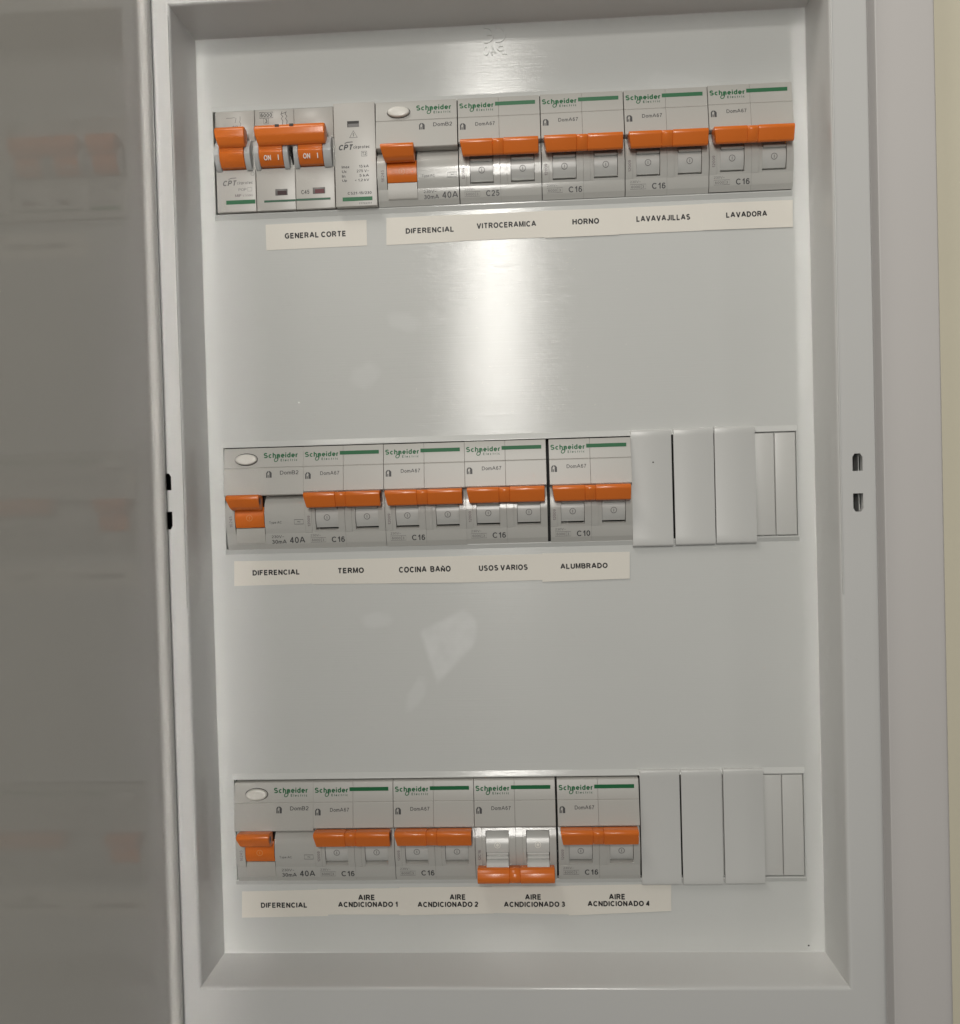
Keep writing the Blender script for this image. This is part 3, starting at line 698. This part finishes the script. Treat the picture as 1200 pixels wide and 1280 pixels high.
# ------------------------------------------------------------------ blanking plates
def blank(x0, x1, k_, dv, label, dot=False):
    m = MB()
    m.prism([(48.0, -0.6), (48.0, 0.9), (47.3, 1.3), (45.6, 1.45), (44.6, 1.3), (1.0, 1.3), (-0.6, 1.4), (-2.3, 1.2), (-2.9, 0.8), (-2.9, -0.6)], 0, x1-x0, 'blank', 0.18, 2)
    if dot: m.poly([(9.6+.35*math.cos(a*.9), 33.8+.35*math.sin(a*.9), 1.31) for a in range(7)], 'gap', 0.05)
    o_ = m.build('blanking_plate', loc=slot_loc(x0, k_, dv)); tag(o_, label, 'blanking plate', 'blanking plates over unused slots')
    o_.data.set_sharp_from_angle(angle=math.radians(60))
for (a, c, k_, dv, lab, dot) in [
    (180.6, 198.3, 1, -0.2, 'plain blanking plate in the middle row beside the C10 breaker, with a tiny dark dot', True),
    (199.2, 216.5, 1, 0.0, 'plain white blanking plate in the middle of the three in the middle row', False),
    (216.9, 234.3, 1, 0.2, 'plain white blanking plate next to the narrow strips in the middle row', False),
    (181.0, 198.3, 2, 0.0, 'plain blanking plate in the bottom row directly beside the rightmost breaker', False),
    (199.0, 216.5, 2, -0.1, 'plain white blanking plate in the middle of the three in the bottom row', False),
    (217.3, 234.6, 2, 0.1, 'plain white blanking plate next to the narrow strips in the bottom row', False)]:
    blank(a, c, k_, dv, lab, dot)

# ------------------------------------------------------------------ paper stickers with the circuit names
def sticker(pts, texts, label, lift):
    cx = sum(p_[0] for p_ in pts)/4; cz = min(p_[1] for p_ in pts)
    m = MB(); wq = -1.0+0.02+lift
    m.poly([(x-cx, zz-cz, wq) for x, zz in pts], 'paper', 0.13)
    o_ = m.build('label_sticker', loc=(cx*MM, 0, cz*MM)); tag(o_, label, 'sticker', 'paper stickers naming the circuits')
    q = MB(); f_ = lambda v: wq+0.13
    for (s_, tx, tz, tw, th) in texts:
        q.text(s_, tx-cx-tw/2, tx-cx+tw/2, tz-cz-th/2, tz-cz+th/2, 'ink', f_, bold=0.06)
    q.build('printed_name', o_)
CH = 2.55
S = [
 ([(21.5,-50.5),(66.9,-50.3),(66.9,-61.6),(21.5,-61.9)], [('GENERAL CORTE',43.7,-55.9,27.4,CH)], 'paper sticker reading GENERAL CORTE', 0),
 ([(75.8,-49.8),(108.6,-49.7),(108.3,-61.5),(75.5,-61.8)], [('DIFERENCIAL',94.9,-55.9,21.3,CH)], 'paper sticker reading DIFERENCIAL in the top row', 0),
 ([(107.5,-49.9),(146.2,-49.8),(146.0,-61.3),(107.2,-61.3)], [('VITROCERAMICA',128.9,-55.1,26.2,CH)], 'paper sticker reading VITROCERAMICA', .12),
 ([(145.6,-49.7),(178.2,-49.9),(178.0,-61.5),(145.3,-61.6)], [('HORNO',163.7,-55.1,11.7,CH)], 'paper sticker reading HORNO', .24),
 ([(177.4,-49.9),(215.2,-49.7),(215.0,-61.2),(177.1,-61.3)], [('LAVAVAJILLAS',197.4,-55.0,23.3,CH)], 'paper sticker reading LAVAVAJILLAS', .12),
 ([(214.5,-49.6),(253.2,-49.6),(253.0,-61.3),(214.2,-61.1)], [('LAVADORA',233.3,-54.9,17.6,CH)], 'paper sticker reading LAVADORA, rightmost in the top row', 0.24),
 ([(2.4,-200.5),(38.6,-200.9),(38.4,-211.4),(2.1,-211.7)], [('DIFERENCIAL',21.3,-205.9,21.3,CH)], 'paper sticker reading DIFERENCIAL in the middle row', 0),
 ([(37.8,-200.8),(74.0,-200.8),(73.7,-212.1),(37.5,-211.6)], [('TERMO',55.4,-205.9,11.6,CH)], 'paper sticker reading TERMO', .12),
 ([(73.2,-200.7),(105.6,-200.6),(105.2,-212.4),(72.9,-212.0)], [('COCINA  BAÑO',88.5,-206.0,23.2,CH*1.12)], 'paper sticker reading COCINA BAÑO', .24),
 ([(104.7,-200.6),(141.8,-200.6),(141.5,-212.1),(104.4,-212.4)], [('USOS VARIOS',123.4,-206.2,21.8,CH)], 'paper sticker reading USOS VARIOS', .12),
 ([(140.9,-200.3),(179.3,-200.5),(179.0,-212.3),(140.6,-212.9)], [('ALUMBRADO',159.1,-206.2,20.8,CH)], 'paper sticker reading ALUMBRADO', .3),
 ([(1.2,-350.3),(40.4,-349.6),(40.2,-361.6),(0.8,-362.2)], [('DIFERENCIAL',20.2,-356.5,21.0,CH)], 'paper sticker reading DIFERENCIAL in the bottom row', .0),
 ([(35.8,-349.4),(73.4,-349.1),(73.2,-361.0),(40.2,-360.9)], [('AIRE',57.9,-353.2,7.4,CH),('ACNDICIONADO 1',58.5,-356.3,27.0,CH)], 'bottom row paper sticker reading AIRE ACNDICIONADO, leftmost sticker of the four', .12),
 ([(72.9,-348.7),(115.2,-348.6),(115.0,-360.7),(72.5,-361.3)], [('AIRE',99.0,-353.2,7.0,CH),('ACNDICIONADO 2',94.6,-356.4,27.2,CH)], 'bottom row paper sticker reading AIRE ACNDICIONADO, second of the four from the left', .24),
 ([(114.6,-348.4),(149.6,-348.5),(149.4,-361.3),(114.3,-360.5)], [('AIRE',132.7,-353.4,7.0,CH),('ACNDICIONADO 3',133.3,-356.6,27.2,CH)], 'bottom row paper sticker reading AIRE ACNDICIONADO, third of the four from the left', .12),
 ([(148.8,-348.3),(193.9,-347.9),(193.7,-359.9),(148.4,-361.7)], [('AIRE',169.9,-353.4,7.0,CH),('ACNDICIONADO 4',170.5,-356.4,27.2,CH)], 'bottom row paper sticker reading AIRE ACNDICIONADO, rightmost sticker of the four', .24)]
for a in S: sticker(*a)
